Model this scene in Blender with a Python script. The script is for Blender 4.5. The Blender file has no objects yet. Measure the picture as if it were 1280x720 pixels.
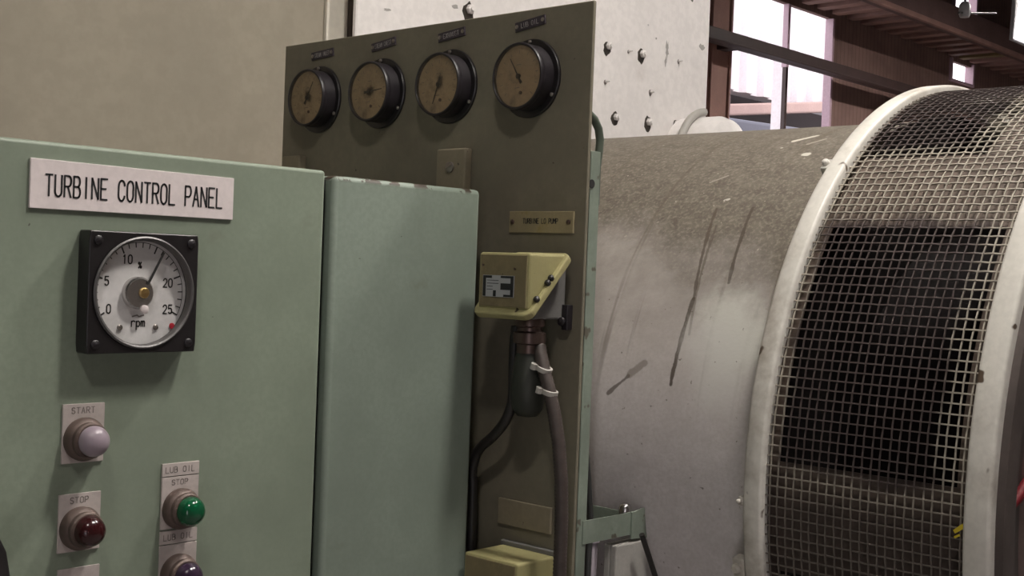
import bpy, math, random
from mathutils import Vector, Matrix
random.seed(7)
PI = math.pi
C = bpy.context.scene.collection

# ------------------------------------------------------------------ mesh builder
class M:
    """Collects primitives in a frame (origin o; axes u, v, w) and links them as one mesh object."""
    def __init__(s, o=(0, 0, 0), u=(1, 0, 0), v=(0, 1, 0), w=(0, 0, 1)):
        s.V = []; s.F = []; s.MI = []; s.UV = {}; s.mi = 0
        s.o, s.u, s.v, s.w = map(Vector, (o, u, v, w))
    def P(s, p):
        return s.o + s.u * p[0] + s.v * p[1] + s.w * p[2]
    def add(s, vs, fs):
        b = len(s.V)
        s.V += [s.P(p) for p in vs]
        for f in fs:
            s.F.append([i + b for i in f]); s.MI.append(s.mi)
        return b
    def box(s, a, b):
        (x0, y0, z0), (x1, y1, z1) = a, b
        s.add([(x0, y0, z0), (x1, y0, z0), (x1, y1, z0), (x0, y1, z0), (x0, y0, z1), (x1, y0, z1), (x1, y1, z1), (x0, y1, z1)],
              [(0, 3, 2, 1), (4, 5, 6, 7), (0, 1, 5, 4), (1, 2, 6, 5), (2, 3, 7, 6), (3, 0, 4, 7)])
    def prism(s, poly, w0, w1, plane='uv'):
        n = len(poly)
        def q(a, b, c):
            return {'uv': (a, b, c), 'uw': (a, c, b), 'vw': (c, a, b)}[plane]
        vs = [q(a, b, w0) for a, b in poly] + [q(a, b, w1) for a, b in poly]
        fs = [tuple(range(n))[::-1], tuple(range(n, 2 * n))] + [(i, (i + 1) % n, n + (i + 1) % n, n + i) for i in range(n)]
        if plane == 'uw': fs = [f[::-1] for f in fs]
        s.add(vs, fs)
    def lathe(s, prof, c=(0, 0, 0), n=48, axis='w', cap=True):
        """prof: list of (radius, height) along the axis"""
        vs = []; fs = []
        for r, h in prof:
            for k in range(n):
                a = 2 * PI * k / n; x, y = r * math.cos(a), r * math.sin(a)
                vs.append({'w': (c[0] + x, c[1] + y, c[2] + h), 'u': (c[0] + h, c[1] + x, c[2] + y), 'v': (c[0] + y, c[1] + h, c[2] + x)}[axis])
        for i in range(len(prof) - 1):
            for k in range(n):
                k2 = (k + 1) % n
                fs.append((i * n + k, i * n + k2, (i + 1) * n + k2, (i + 1) * n + k))
        if cap:
            if prof[0][0] > 1e-6: fs.append(tuple(range(n))[::-1])
            if prof[-1][0] > 1e-6: fs.append(tuple(range((len(prof) - 1) * n, len(prof) * n)))
        s.add(vs, fs)
    def disc(s, c, r, n=16):
        s.add([(c[0] + r * math.cos(2 * PI * k / n), c[1] + r * math.sin(2 * PI * k / n), c[2]) for k in range(n)], [tuple(range(n))])
    def tube(s, path, r, n=12, cap=True):
        pts = [Vector(p) for p in path]; rings = []; up = None
        for i, p in enumerate(pts):
            t = ((pts[i + 1] if i + 1 < len(pts) else p) - (pts[i - 1] if i else p)).normalized()
            if up is None: up = Vector((0, 0, 1)) if abs(t.z) < .9 else Vector((1, 0, 0))
            a = (up - t * up.dot(t)).normalized(); up = a; b = t.cross(a)
            rr = r[i] if isinstance(r, (list, tuple)) else r
            rings.append([p + (a * math.cos(2 * PI * k / n) + b * math.sin(2 * PI * k / n)) * rr for k in range(n)])
        fs = [(i * n + k, i * n + (k + 1) % n, (i + 1) * n + (k + 1) % n, (i + 1) * n + k) for i in range(len(pts) - 1) for k in range(n)]
        if cap: fs += [tuple(range(n))[::-1], tuple(range((len(pts) - 1) * n, len(pts) * n))]
        s.add([tuple(v) for rg in rings for v in rg], fs)
    def strokes(s, lines, w, h0, h1):
        """flat engraved strokes: every segment a thin bar with rounded ends"""
        for ln in lines:
            for (x0, y0), (x1, y1) in zip(ln, ln[1:]):
                d = Vector((x1 - x0, y1 - y0)); L = d.length
                if L < 1e-7: continue
                d /= L; q = Vector((-d.y, d.x)) * (w / 2); e = d * (w * .25)
                a = Vector((x0, y0)) - e; b = Vector((x1, y1)) + e
                s.prism([tuple(a - q), tuple(b - q), tuple(b + q), tuple(a + q)], h0, h1)
    def build(s, name, mats, parent=None, smooth=None, bevel=0, seg=2, loc=None):
        me = bpy.data.meshes.new(name)
        off = Vector(loc) if loc is not None else (Vector(parent['_w']) if parent is not None else Vector((0, 0, 0)))
        me.from_pydata([tuple(v - off) for v in s.V], [], s.F)
        for m in (mats if isinstance(mats, (list, tuple)) else [mats]): me.materials.append(m)
        me.polygons.foreach_set('material_index', s.MI)
        if s.UV:
            uv = me.uv_layers.new(name='UVMap')
            for lp in me.loops: uv.data[lp.index].uv = s.UV.get(lp.vertex_index, (0, 0))
        if smooth is not None:
            me.polygons.foreach_set('use_smooth', [True] * len(me.polygons))
            me.set_sharp_from_angle(angle=math.radians(smooth))
        me.update()
        o = bpy.data.objects.new(name, me); C.objects.link(o)
        if parent is not None:
            o.parent = parent; o['_w'] = tuple(parent['_w'])
            if loc is not None: o.location = off - Vector(parent['_w']); o['_w'] = tuple(off)
        elif loc is not None:
            o.location = off; o['_w'] = tuple(off)
        else: o['_w'] = (0, 0, 0)
        if bevel:
            b = o.modifiers.new('bevel', 'BEVEL'); b.width = bevel; b.segments = seg; b.limit_method = 'ANGLE'; b.angle_limit = math.radians(40)
        return o

def thing(name, label, cat, loc, group=None):
    o = bpy.data.objects.new(name, None); C.objects.link(o); o.empty_display_size = .05
    o.location = loc; o['_w'] = tuple(loc); o['label'] = label; o['category'] = cat
    if group: o['group'] = group
    return o
def tag(o, label, cat, group=None):
    o['label'] = label; o['category'] = cat
    if group: o['group'] = group
    return o
def struct(o):
    o['kind'] = 'structure'; return o
def G(o=(0, 0, 0)):   # frame on the green cabinet front: right = +X, up = +Z, out = -Y
    return M(o, (1, 0, 0), (0, 0, 1), (0, -1, 0))
def O(o=(0, 0, 0)):   # frame on the olive gauge panel: right = -Y, up = +Z, out = -X
    return M(o, (0, -1, 0), (0, 0, 1), (-1, 0, 0))

# ------------------------------------------------------------------ stroke lettering (cell 0..1 wide, 0..1 high)
def arc(cx, cy, rx, ry, a0, a1, n=8):
    return [(cx + rx * math.cos(math.radians(a0 + (a1 - a0) * i / n)), cy + ry * math.sin(math.radians(a0 + (a1 - a0) * i / n))) for i in range(n + 1)]
GL = {
 'T': [[(0, 1), (1, 1)], [(.5, 1), (.5, 0)]],
 'U': [[(0, 1), (0, .25)] + arc(.5, .25, .5, .25, 180, 360) + [(1, .25), (1, 1)]],
 'R': [[(0, 0), (0, 1), (.6, 1)] + arc(.6, .75, .4, .25, 90, -90) + [(0, .5)], [(.5, .5), (1, 0)]],
 'B': [[(0, 0), (0, 1), (.55, 1)] + arc(.55, .76, .38, .24, 90, -90) + [(0, .52)], [(.55, .52)] + arc(.58, .26, .42, .26, 90, -90) + [(0, 0)]],
 'I': [[(.5, 0), (.5, 1)]],
 'N': [[(0, 0), (0, 1), (1, 0), (1, 1)]],
 'E': [[(1, 1), (0, 1), (0, 0), (1, 0)], [(0, .52), (.8, .52)]],
 'C': [arc(.5, .7, .5, .3, 10, 180) + [(0, .3)] + arc(.5, .3, .5, .3, 180, 350)],
 'O': [arc(.5, .7, .5, .3, 0, 180) + [(0, .3)] + arc(.5, .3, .5, .3, 180, 360) + [(1, .7)]],
 'L': [[(0, 1), (0, 0), (1, 0)]],
 'P': [[(0, 0), (0, 1), (.6, 1)] + arc(.6, .73, .4, .27, 90, -90) + [(0, .46)]],
 'A': [[(0, 0), (.5, 1), (1, 0)], [(.18, .36), (.82, .36)]],
 'S': [arc(.5, .75, .48, .25, 20, 270) + arc(.5, .25, .5, .25, 90, -160)],
 'M': [[(0, 0), (0, 1), (.5, .4), (1, 1), (1, 0)]],
 'H': [[(0, 0), (0, 1)], [(1, 0), (1, 1)], [(0, .5), (1, .5)]],
 'X': [[(0, 0), (1, 1)], [(0, 1), (1, 0)]],
 'G': [arc(.5, .7, .5, .3, 10, 180) + [(0, .3)] + arc(.5, .3, .5, .3, 180, 360) + [(1, .45), (.55, .45)]],
 '0': [arc(.5, .7, .5, .3, 0, 180) + [(0, .3)] + arc(.5, .3, .5, .3, 180, 360) + [(1, .7)]],
 '1': [[(.2, .8), (.5, 1), (.5, 0)]],
 '2': [arc(.5, .72, .5, .28, 170, -30) + [(0, 0), (1, 0)]],
 '5': [[(.95, 1), (.1, 1), (.05, .55)] + arc(.48, .32, .5, .32, 120, -150)],
 'r': [[(0, .65), (0, 0)], arc(.55, .4, .55, .25, 170, 40)],
 'p': [[(0, .65), (0, -.35)], arc(.5, .32, .5, .32, 0, 360, 12)],
 'm': [[(0, .65), (0, 0)], arc(.25, .42, .25, .22, 180, 0, 5) + [(.5, 0)], arc(.75, .42, .25, .22, 180, 0, 5) + [(1, 0)]],
 '%': [arc(.25, .8, .2, .18, 0, 360, 8), arc(.75, .2, .2, .18, 0, 360, 8), [(.1, 0), (.9, 1)]],
}
def text_lines(t, x, y, gw, gh, pitch):
    out = []
    for i, ch in enumerate(t):
        for ln in GL.get(ch, []):
            out.append([(x + i * pitch + a * gw, y + b * gh) for a, b in ln])
    return out

# ------------------------------------------------------------------ materials
class N:
    def __init__(s, name):
        s.m = bpy.data.materials.new(name); s.m.use_nodes = True
        s.t = s.m.node_tree; s.n = s.t.nodes; s.l = s.t.links
        s.b = s.n['Principled BSDF']; s.out = s.n['Material Output']
    def new(s, kind, **kw):
        x = s.n.new(kind)
        for k, v in kw.items(): setattr(x, k, v)
        return x
    def set(s, sock, val):
        if hasattr(val, 'is_output') or isinstance(val, bpy.types.NodeSocket): s.l.new(val, sock)
        else: sock.default_value = val
    def math(s, op, a, b=0.0, c=None, clamp=False):
        x = s.new('ShaderNodeMath', operation=op, use_clamp=clamp); s.set(x.inputs[0], a); s.set(x.inputs[1], b)
        if c is not None: s.set(x.inputs[2], c)
        return x.outputs[0]
    def vm(s, op, a, b=None, scale=None):
        x = s.new('ShaderNodeVectorMath', operation=op); s.set(x.inputs[0], a)
        if b is not None: s.set(x.inputs[1], b)
        if scale is not None: s.set(x.inputs['Scale'], scale)
        return x.outputs['Value'] if op in ('DOT_PRODUCT', 'LENGTH', 'DISTANCE') else x.outputs[0]
    def noise(s, co, scale, detail=4, rough=.6):
        x = s.new('ShaderNodeTexNoise'); s.set(x.inputs['Vector'], co)
        x.inputs['Scale'].default_value = scale; x.inputs['Detail'].default_value = detail; x.inputs['Roughness'].default_value = rough
        return x.outputs['Fac']
    def ramp(s, f, lo, hi, a=0.0, b=1.0):
        x = s.new('ShaderNodeMapRange', interpolation_type='SMOOTHSTEP'); s.set(x.inputs['Value'], f)
        for k, v in (('From Min', lo), ('From Max', hi), ('To Min', a), ('To Max', b)): s.set(x.inputs[k], v)
        return x.outputs[0]
    def mix(s, f, a, b, blend='MIX'):
        x = s.new('ShaderNodeMix', data_type='RGBA', blend_type=blend); s.set(x.inputs[0], f)
        for k, v in ((6, a), (7, b)):
            s.set(x.inputs[k], (*v, 1) if isinstance(v, tuple) and len(v) == 3 else v)
        return x.outputs[2]
    def obj(s): return s.new('ShaderNodeTexCoord').outputs['Object']
    def seg(s, p, a, b, w, wob, soft=.5):
        """mask of a stroke from a to b (metres on the surface), half-width w, with a ragged edge"""
        a3 = Vector((a[0], a[1], 0)); ba = Vector((b[0], b[1], 0)) - a3
        pa = s.vm('SUBTRACT', p, tuple(a3))
        h = s.math('DIVIDE', s.vm('DOT_PRODUCT', pa, tuple(ba)), max(ba.length_squared, 1e-9), clamp=True)
        hb = s.vm('SCALE', tuple(ba), scale=h)
        d = s.math('ADD', s.vm('LENGTH', s.vm('SUBTRACT', pa, hb)), s.math('MULTIPLY', s.math('SUBTRACT', wob, .5), w * 2.2))
        return s.ramp(d, w * soft, w, 1, 0)
    def finish(s, col, rough=.5, metal=0.0, bump=None, bstr=.15, bdist=.002, spec=.5):
        s.set(s.b.inputs['Base Color'], col if not isinstance(col, tuple) else (*col, 1)); s.set(s.b.inputs['Roughness'], rough); s.b.inputs['Metallic'].default_value = metal
        s.b.inputs['Specular IOR Level'].default_value = spec
        if bump is not None:
            x = s.new('ShaderNodeBump'); x.inputs['Strength'].default_value = bstr; x.inputs['Distance'].default_value = bdist
            s.set(x.inputs['Height'], bump); s.l.new(x.outputs[0], s.b.inputs['Normal'])
        return s.m

def paint(name, col, rough=.5, var=.15, scale=9, metal=0.0, speck=None, spk=(.62, .7, 60), grime=None, gr=(.5, .75, 5), bstr=.12, spec=.4):
    n = N(name); co = n.obj()
    f = n.noise(co, scale, 5); g = n.noise(co, scale * 14, 3)
    lo = tuple(c * (1 - var) for c in col); hi = tuple(min(1, c * (1 + var)) for c in col)
    c = n.mix(n.ramp(f, .3, .7), lo, hi)
    c = n.mix(n.math('MULTIPLY', n.ramp(g, .35, .65), .35), c, tuple(x * .8 for x in col))
    if grime: c = n.mix(n.ramp(n.noise(co, gr[2], 6, .65), gr[0], gr[1], 0, .8), c, grime)
    if speck: c = n.mix(n.ramp(n.noise(co, spk[2], 2), spk[0], spk[1]), c, speck)
    return n.finish(c, rough, metal, bump=g, bstr=bstr, bdist=.001, spec=spec)
def plain(name, col, rough=.5, metal=0.0, spec=.5):
    n = N(name); f = n.noise(n.obj(), 40, 3)
    return n.finish(n.mix(f, tuple(c * .88 for c in col), tuple(min(1, c * 1.12) for c in col)), rough, metal, spec=spec)
def emit(name, col, strength):
    n = N(name); n.b.inputs['Base Color'].default_value = (*col, 1)
    n.b.inputs['Emission Color'].default_value = (*col, 1); n.b.inputs['Emission Strength'].default_value = strength
    return n.m
def glass(name, tint, fac):
    n = N(name); tr = n.new('ShaderNodeBsdfTransparent'); tr.inputs[0].default_value = (*tint, 1)
    mx = n.new('ShaderNodeMixShader'); n.set(mx.inputs[0], n.ramp(n.noise(n.obj(), 60, 4), .3, .7, fac * .6, fac * 1.4))
    n.l.new(tr.outputs[0], mx.inputs[1]); n.l.new(n.b.outputs[0], mx.inputs[2]); n.l.new(mx.outputs[0], n.out.inputs[0])
    n.b.inputs['Base Color'].default_value = (.30, .25, .19, 1); n.b.inputs['Roughness'].default_value = .35
    return n.m

def green_paint(name, col, chips):
    n = N(name); co = n.obj()
    f = n.noise(co, 5, 5); g = n.noise(co, 160, 3)
    c = n.mix(n.ramp(f, .3, .7), tuple(x * .86 for x in col), tuple(x * 1.1 for x in col))
    c = n.mix(n.math('MULTIPLY', n.ramp(g, .35, .65), .3), c, tuple(x * .78 for x in col))
    c = n.mix(n.ramp(n.noise(co, 14, 5, .7), .60, .78, 0, .5), c, (.16, .165, .13))           # soft grime patches
    c = n.mix(n.ramp(n.noise(co, 75, 2), .73, .77, 0, .8), c, (.05, .045, .035))              # small dark nicks
    x = n.new('ShaderNodeSeparateXYZ'); n.l.new(co, x.inputs[0])
    edge = n.ramp(x.outputs['Z'], chips[0], chips[1])
    bare = n.math('MULTIPLY', edge, n.ramp(n.noise(co, 42, 4), .53, .56), clamp=True)
    c = n.mix(bare, c, (.05, .035, .025))
    return n.finish(c, .5, 0, bump=g, bstr=.1, bdist=.001, spec=.35)

MAT = {
 'green': green_paint('cabinet_green_paint', (.222, .262, .204), (.0955, .0975)),
 'green2': green_paint('side_green_paint', (.225, .268, .226), (.0855, .0905)),
 'olive': paint('olive_panel_paint', (.185, .166, .122), .55, .14, 7, grime=(.12, .105, .075), speck=(.05, .04, .03), spk=(.72, .76, 55)),
 'olive_block': paint('olive_block_paint', (.24, .205, .145), .55, .12, 12, speck=(.05, .04, .03), spk=(.7, .75, 60)),
 'post': paint('pale_green_post_paint', (.20, .235, .195), .5, .15, 14, speck=(.09, .08, .06), spk=(.64, .7, 45)),
 'dark_green': paint('dark_green_tube_paint', (.07, .085, .065), .4),
 'dark': plain('dark_recess', (.012, .012, .012), .8),
 'black': paint('black_case_enamel', (.014, .012, .013), .32, .2, 30, spec=.5),
 'black_gloss': paint('black_bezel_enamel', (.016, .013, .016), .42, .2, 30, spec=.45),
 'white_plate': paint('white_engraved_plate', (.74, .66, .66), .45, .05, 10),
 'ink': plain('black_lettering', (.012, .012, .014), .6),
 'pale_ink': plain('pale_lettering', (.32, .30, .30), .6),
 'grey_ink': plain('faded_grey_lettering', (.20, .17, .16), .7),
 'dial': paint('meter_white_dial', (.74, .72, .72), .5, .06, 12, grime=(.52, .49, .48), gr=(.5, .8, 22)),
 'old_dial': paint('yellowed_gauge_dial', (.46, .37, .26), .55, .12, 18, grime=(.20, .15, .10), gr=(.5, .72, 30)),
 'chrome': plain('worn_chrome', (.55, .53, .52), .25, 1.0),
 'dark_ring': plain('grey_bezel_ring', (.10, .095, .095), .45, .4),
 'steel': plain('dull_screw_steel', (.30, .27, .25), .4, .9),
 'brass': plain('brass_screw', (.55, .38, .16), .35, 1.0),
 'red_dot': plain('red_mark', (.45, .02, .04), .4),
 'clear': glass('clear_cover_glass', (.97, .97, .97), .03),
 'dusty_glass': glass('dusty_gauge_glass', (.86, .80, .72), .22),
 'legend': paint('legend_plate_plastic', (.50, .44, .42), .5, .06, 20),
 'bezel': paint('lamp_bezel_metal', (.125, .09, .078), .5, .25, 40, metal=.3),
 'lens_white': plain('milky_lilac_lens', (.30, .245, .285), .3),
 'lens_red': plain('dark_red_lens', (.032, .005, .006), .2),
 'lens_green': plain('green_lens', (.004, .075, .03), .12),
 'lens_dark': plain('dark_violet_lens', (.035, .02, .04), .18),
 'yellow': paint('pale_yellow_cast_paint', (.32, .29, .14), .5, .14, 16, grime=(.22, .17, .085), gr=(.5, .75, 18), speck=(.05, .035, .02), spk=(.70, .74, 90)),
 'yellow_front': paint('stained_yellow_front', (.215, .175, .095), .55, .16, 16, grime=(.13, .10, .055), gr=(.45, .7, 14), speck=(.05, .035, .02), spk=(.70, .74, 90)),  # stained yellow, also darkened to paint in the shade on the box fronts
 'grey_box': paint('grey_back_box_paint', (.16, .155, .15), .6, .1, 12),
 'aluminium': plain('aluminium_label', (.42, .42, .44), .4, .3),
 'name_plate': paint('aged_beige_plate', (.30, .25, .15), .5, .12, 25, grime=(.25, .19, .07), gr=(.5, .7, 30)),
 'dark_plate': paint('dark_violet_plate', (.045, .035, .045), .4, .15, 30),
 'gland': plain('bronze_brown_gland', (.11, .075, .065), .35, .7),
 'conduit': paint('dark_rubber_conduit', (.055, .042, .038), .5, .2, 60),
 'cable': plain('black_cable_sheath', (.014, .012, .011), .5),
 'boot': plain('dark_rubber_boot', (.022, .024, .018), .55),
 'wire_end': plain('dark_cable_sheath_grey', (.05, .05, .05), .5),
 'white_rim': paint('chipped_white_rim_paint', (.68, .65, .60), .38, .08, 9, grime=(.24, .195, .15), gr=(.46, .70, 7), speck=(.10, .07, .05), spk=(.68, .72, 30)),
 'lilac_pipe': paint('pale_lilac_pipe_paint', (.55, .48, .54), .5, .08, 8),
 'leg_paint': paint('pale_grey_green_paint', (.40, .385, .36), .5, .12, 12),
 'end_plate': paint('dark_brown_end_plate', (.075, .060, .055), .6, .2, 12),
 'end_inner': paint('brown_inner_plate', (.15, .10, .09), .6, .25, 14),
 'red': plain('red_handle_paint', (.11, .008, .012), .6, spec=.2),
 'yellow_tag': plain('yellow_tag_plastic', (.55, .42, .03), .4),
 'soot_shade': plain('shade_black_core', (.006, .0045, .0045), .9, spec=.1),  # near-black colour supplies the shade inside the drum
 'white_wall': paint('white_casing_paint', (.80, .76, .74), .5, .04, 4, grime=(.55, .50, .47), gr=(.58, .8, 5), speck=(.10, .09, .08), spk=(.74, .78, 22)),
 'scuff': paint('grey_scuff', (.36, .34, .32), .6),
 'bolt_smear': paint('dark_smear_steel', (.07, .06, .05), .4, .3, 60, metal=.5),
 'pale_steel': plain('pale_strap_paint', (.40, .38, .35), .5),
 'beige': paint('beige_rendered_wall', (.30, .265, .208), .8, .09, 3, grime=(.25, .215, .165), gr=(.5, .8, 2.5), bstr=.25),
 'pale_strip': paint('pale_wall_strip', (.74, .69, .60), .7, .06, 4),
 'brown_post': paint('dark_brown_post', (.10, .075, .06), .6, .15, 6),
 'floor': paint('grey_concrete_floor', (.40, .37, .36), .75, .15, 3),
 'roof': plain('dark_roof_boards', (.035, .024, .028), .8),
 'plaster': paint('hall_wall_grey', (.32, .29, .27), .8, .08, 2),
 'column': paint('red_brown_column_paint', (.29, .155, .125), .55, .12, 5),
 'rail': paint('dark_brown_rail_paint', (.05, .03, .028), .55, .15, 8),
 'joist': paint('brown_joist_timber', (.22, .125, .105), .65, .2, 5),
 'joist_dark': paint('brown_soffit_boards', (.09, .052, .048), .7, .2, 5),
 'joist_ochre': paint('ochre_joist_timber', (.17, .125, .055), .65, .2, 5),
 'pink_trim': paint('pinkish_window_trim', (.48, .34, .40), .5, .06, 5),
 'outdoor_white': paint('white_corrugated_sheet', (.80, .76, .79), .5, .03, 4),
 'outdoor_pink': paint('pink_ledge_render', (.52, .36, .32), .7, .06, 3),
 'outdoor_dark': plain('dark_doorway', (.02, .012, .012), .8),
 'outdoor_blue': plain('blue_grey_body', (.13, .14, .19), .5),
 'ground': paint('outdoor_concrete', (.45, .43, .41), .8, .1, 2),
 'lamp_housing': paint('grey_lamp_housing', (.32, .31, .32), .5, .08, 12),
 'bulb': emit('turbine_fill_glow', (1.0, .95, .89), 390.0),
 'bulb_near': emit('near_bay_lamp_glow', (1.0, .95, .87), 225.0), 'bulb_fill_left': emit('left_fill_glow', (1.0, .95, .87), 135.0),
 'bulb_fill_far': emit('far_fill_glow', (1.0, .93, .87), 1100.0),
 'tube_far': emit('flood_lamp_glow', (1.0, .97, 1.0), 14.0),
}
def stain_material():
    n = N('brown_dial_stain'); co = n.obj()
    sp = n.new('ShaderNodeSeparateXYZ'); n.l.new(co, sp.inputs[0])
    d = n.math('SQRT', n.math('ADD', n.math('MULTIPLY', sp.outputs[1], sp.outputs[1]), n.math('MULTIPLY', sp.outputs[2], sp.outputs[2])))
    d = n.math('ADD', d, n.math('MULTIPLY', n.math('SUBTRACT', n.noise(co, 90, 4), .5), .016))
    tr = n.new('ShaderNodeBsdfTransparent'); mx = n.new('ShaderNodeMixShader'); n.set(mx.inputs[0], n.ramp(d, .003, .019, .85, 0))
    n.l.new(tr.outputs[0], mx.inputs[1]); n.l.new(n.b.outputs[0], mx.inputs[2]); n.l.new(mx.outputs[0], n.out.inputs[0])
    n.b.inputs['Base Color'].default_value = (.075, .055, .035, 1); n.b.inputs['Roughness'].default_value = .7
    return n.m
MAT['stain'] = stain_material()
def board_material():
    n = N('brown_board_wall'); co = n.obj()
    w = n.new('ShaderNodeTexWave', wave_type='BANDS', bands_direction='X', wave_profile='SIN'); n.l.new(co, w.inputs['Vector'])
    w.inputs['Scale'].default_value = 6.0; w.inputs['Distortion'].default_value = .3
    c = n.mix(n.ramp(n.noise(co, 3, 4), .3, .7), (.15, .088, .074), (.22, .135, .115))
    c = n.mix(n.ramp(w.outputs['Fac'], .9, 1.0, 0, .5), c, (.05, .03, .028))
    return n.finish(c, .7)
MAT['board'] = board_material()

RC = .464
def casing_material():
    n = N('dusty_white_casing_paint')
    uv = n.new('ShaderNodeUVMap', uv_map='UVMap').outputs[0]
    sp = n.new('ShaderNodeSeparateXYZ'); n.l.new(uv, sp.inputs[0]); u, v = sp.outputs[0], sp.outputs[1]
    A = lambda deg: math.radians(deg) * RC
    f1 = n.noise(uv, 9, 6, .6); f2 = n.noise(uv, 38, 5, .65); f3 = n.noise(uv, 190, 3)
    clean = n.mix(n.ramp(f2, .3, .7), (.56, .525, .525), (.64, .60, .605))
    clean = n.mix(n.math('MULTIPLY', n.ramp(f3, .35, .7), .4), clean, (.46, .42, .41))
    dust = n.mix(n.ramp(f2, .3, .7), (.098, .082, .064), (.150, .130, .104))
    dust = n.mix(n.math('MULTIPLY', n.ramp(f3, .45, .68), .6), dust, (.25, .225, .185))
    dust = n.mix(n.math('MULTIPLY', n.ramp(n.noise(uv, 70, 4, .7), .52, .62), .5), dust, (.085, .068, .052))
    # the dust lies on the upper part and reaches lower towards the rim
    lim = n.math('ADD', v, n.math('MULTIPLY', n.math('SUBTRACT', f1, .5), .18))
    lim = n.math('SUBTRACT', lim, n.math('MULTIPLY', n.math('SUBTRACT', u, .95), .22))
    m = n.ramp(lim, A(19), A(41))
    mid = n.ramp(lim, A(-4), A(26), 0, .5)
    col = n.mix(mid, clean, (.30, .26, .21))
    col = n.mix(m, col, dust)
    # thin run marks following the curve
    st = n.new('ShaderNodeMapping'); n.l.new(uv, st.inputs[0]); st.inputs['Scale'].default_value = (46, 2.2, 1)
    s1 = n.ramp(n.noise(st.outputs[0], 1.0, 3, .5), .58, .70, 0, .6)
    s1 = n.math('MULTIPLY', s1, n.ramp(v, A(4), A(20)))
    col = n.mix(s1, col, (.10, .078, .056))
    for a, b, w, c, k in [
        ((.9176, A(12)), (.9135, A(26)), .0035, (.06, .045, .032), .9), ((.9135, A(26)), (.9400, A(44)), .0030, (.07, .054, .038), .8),
        ((.8700, A(29)), (.8850, A(44)), .0028, (.06, .046, .034), .85), ((.9050, A(20)), (.9250, A(40)), .0025, (.08, .062, .045), .6),
        ((1.0131, A(9.4)), (.985, A(12.5)), .0035, (.09, .07, .06), .8), ((.983, A(12.7)), (.9636, A(14.7)), .0058, (.17, .14, .115), .6),
        ((.862, A(23)), (.835, A(19)), .042, (.62, .61, .56), .85), ((.885, A(19)), (.850, A(13)), .034, (.60, .58, .55), .6),
        ((.915, A(66.4)), (.892, A(69.2)), .005, (.62, .58, .50), .9), ((.885, A(64.4)), (.868, A(66.8)), .004, (.58, .54, .46), .4),
        ((.8708, A(59.7)), (.866, A(59.7)), .006, (.60, .57, .50), .9), ((.9200, A(63.0)), (.919, A(63.0)), .0025, (.6, .57, .5), .8),
        ((.98, A(51)), (.96, A(53)), .002, (.5, .46, .4), .4), ((.935, A(46)), (.93, A(46.3)), .0025, (.55, .52, .46), .8)]:
        col = n.mix(n.math('MULTIPLY', n.seg(uv, a, b, w * (1.5 if w > .02 else 1), n.math('ADD', n.math('MULTIPLY', f1, .6), n.math('MULTIPLY', f2, .4)) if w > .02 else f2, .15 if w > .02 else .5), k), col, c)
    sp2 = n.ramp(n.noise(uv, 95, 2), .70, .74, 0, .7)
    col = n.mix(sp2, col, (.10, .08, .06))
    sp3 = n.math('MULTIPLY', n.ramp(n.noise(uv, 120, 2), .70, .75, 0, .6), n.ramp(v, A(20), A(40)))
    col = n.mix(sp3, col, (.52, .48, .40))
    return n.finish(col, .62, 0, bump=n.math('ADD', f2, n.math('MULTIPLY', f3, .5)), bstr=.22, bdist=.0015, spec=.35)
MAT['casing'] = casing_material()

def wire_material(name, light, dark):
    n = N(name)
    uv = n.new('ShaderNodeUVMap', uv_map='UVMap').outputs[0]
    sp = n.new('ShaderNodeSeparateXYZ'); n.l.new(uv, sp.inputs[0]); u, v = sp.outputs[0], sp.outputs[1]
    wob = n.math('MULTIPLY', n.math('SUBTRACT', n.noise(uv, 14, 4), .5), .06)
    uu = n.math('ADD', u, wob); vv = n.math('ADD', v, wob)
    A = lambda d: math.radians(d) * .505
    def rect(u0, u1, v0, v1, s=.012):
        a = n.math('MULTIPLY', n.ramp(uu, u0 - s, u0 + s), n.ramp(uu, u1 - s, u1 + s, 1, 0))
        b = n.math('MULTIPLY', n.ramp(vv, v0 - s, v0 + s), n.ramp(vv, v1 - s, v1 + s, 1, 0))
        return n.math('MULTIPLY', a, b)
    soot_shade = n.math('MAXIMUM', rect(.545, .735, A(2), A(37)), rect(.60, .745, A(51), A(88)), clamp=True)
    soot_shade = n.math('MAXIMUM', soot_shade, n.ramp(vv, A(3), A(-3), 0, .75), clamp=True)
    f = n.noise(uv, 60, 3)
    c = n.mix(n.ramp(f, .3, .7), tuple(x * .7 for x in light), light)
    c = n.mix(n.math('MULTIPLY', soot_shade, .95), c, dark)
    return n.finish(c, .5, .0, spec=.5)
MAT['wire'] = wire_material('dusty_wire', (.40, .36, .30), (.05, .034, .034))
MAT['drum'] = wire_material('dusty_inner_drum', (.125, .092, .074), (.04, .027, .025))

# ------------------------------------------------------------------ room shell (floor z = 0, eye height 1.5)
m = M(); m.box((-3.2, -4.2, -.1), (12.5, 4.2, 0)); struct(m.build('floor', MAT['floor']))
m = M(); m.box((-3.2, -4.2, 4.8), (12.5, 4.35, 4.95)); struct(m.build('ceiling', MAT['roof']))
m = M(); m.box((-3.2, 2.06, 0), (1.6355, 2.21, 4.8)); struct(m.build('wall_left', MAT['beige']))
m = M(); m.box((1.74, 2.21, 0), (1.86, 4.2, 4.8)); struct(m.build('wall_light_stop', MAT['plaster']))  # unseen wall added to keep sky light from leaking in
m = M(); m.box((1.636, 2.052, 0), (1.692, 2.21, 4.8)); struct(m.build('trim_1', MAT['pale_strip'], bevel=.003))
m = M(); m.box((1.692, 2.046, 0), (1.86, 2.21, 4.8)); struct(m.build('trim_2', MAT['brown_post'], bevel=.004))
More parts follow.
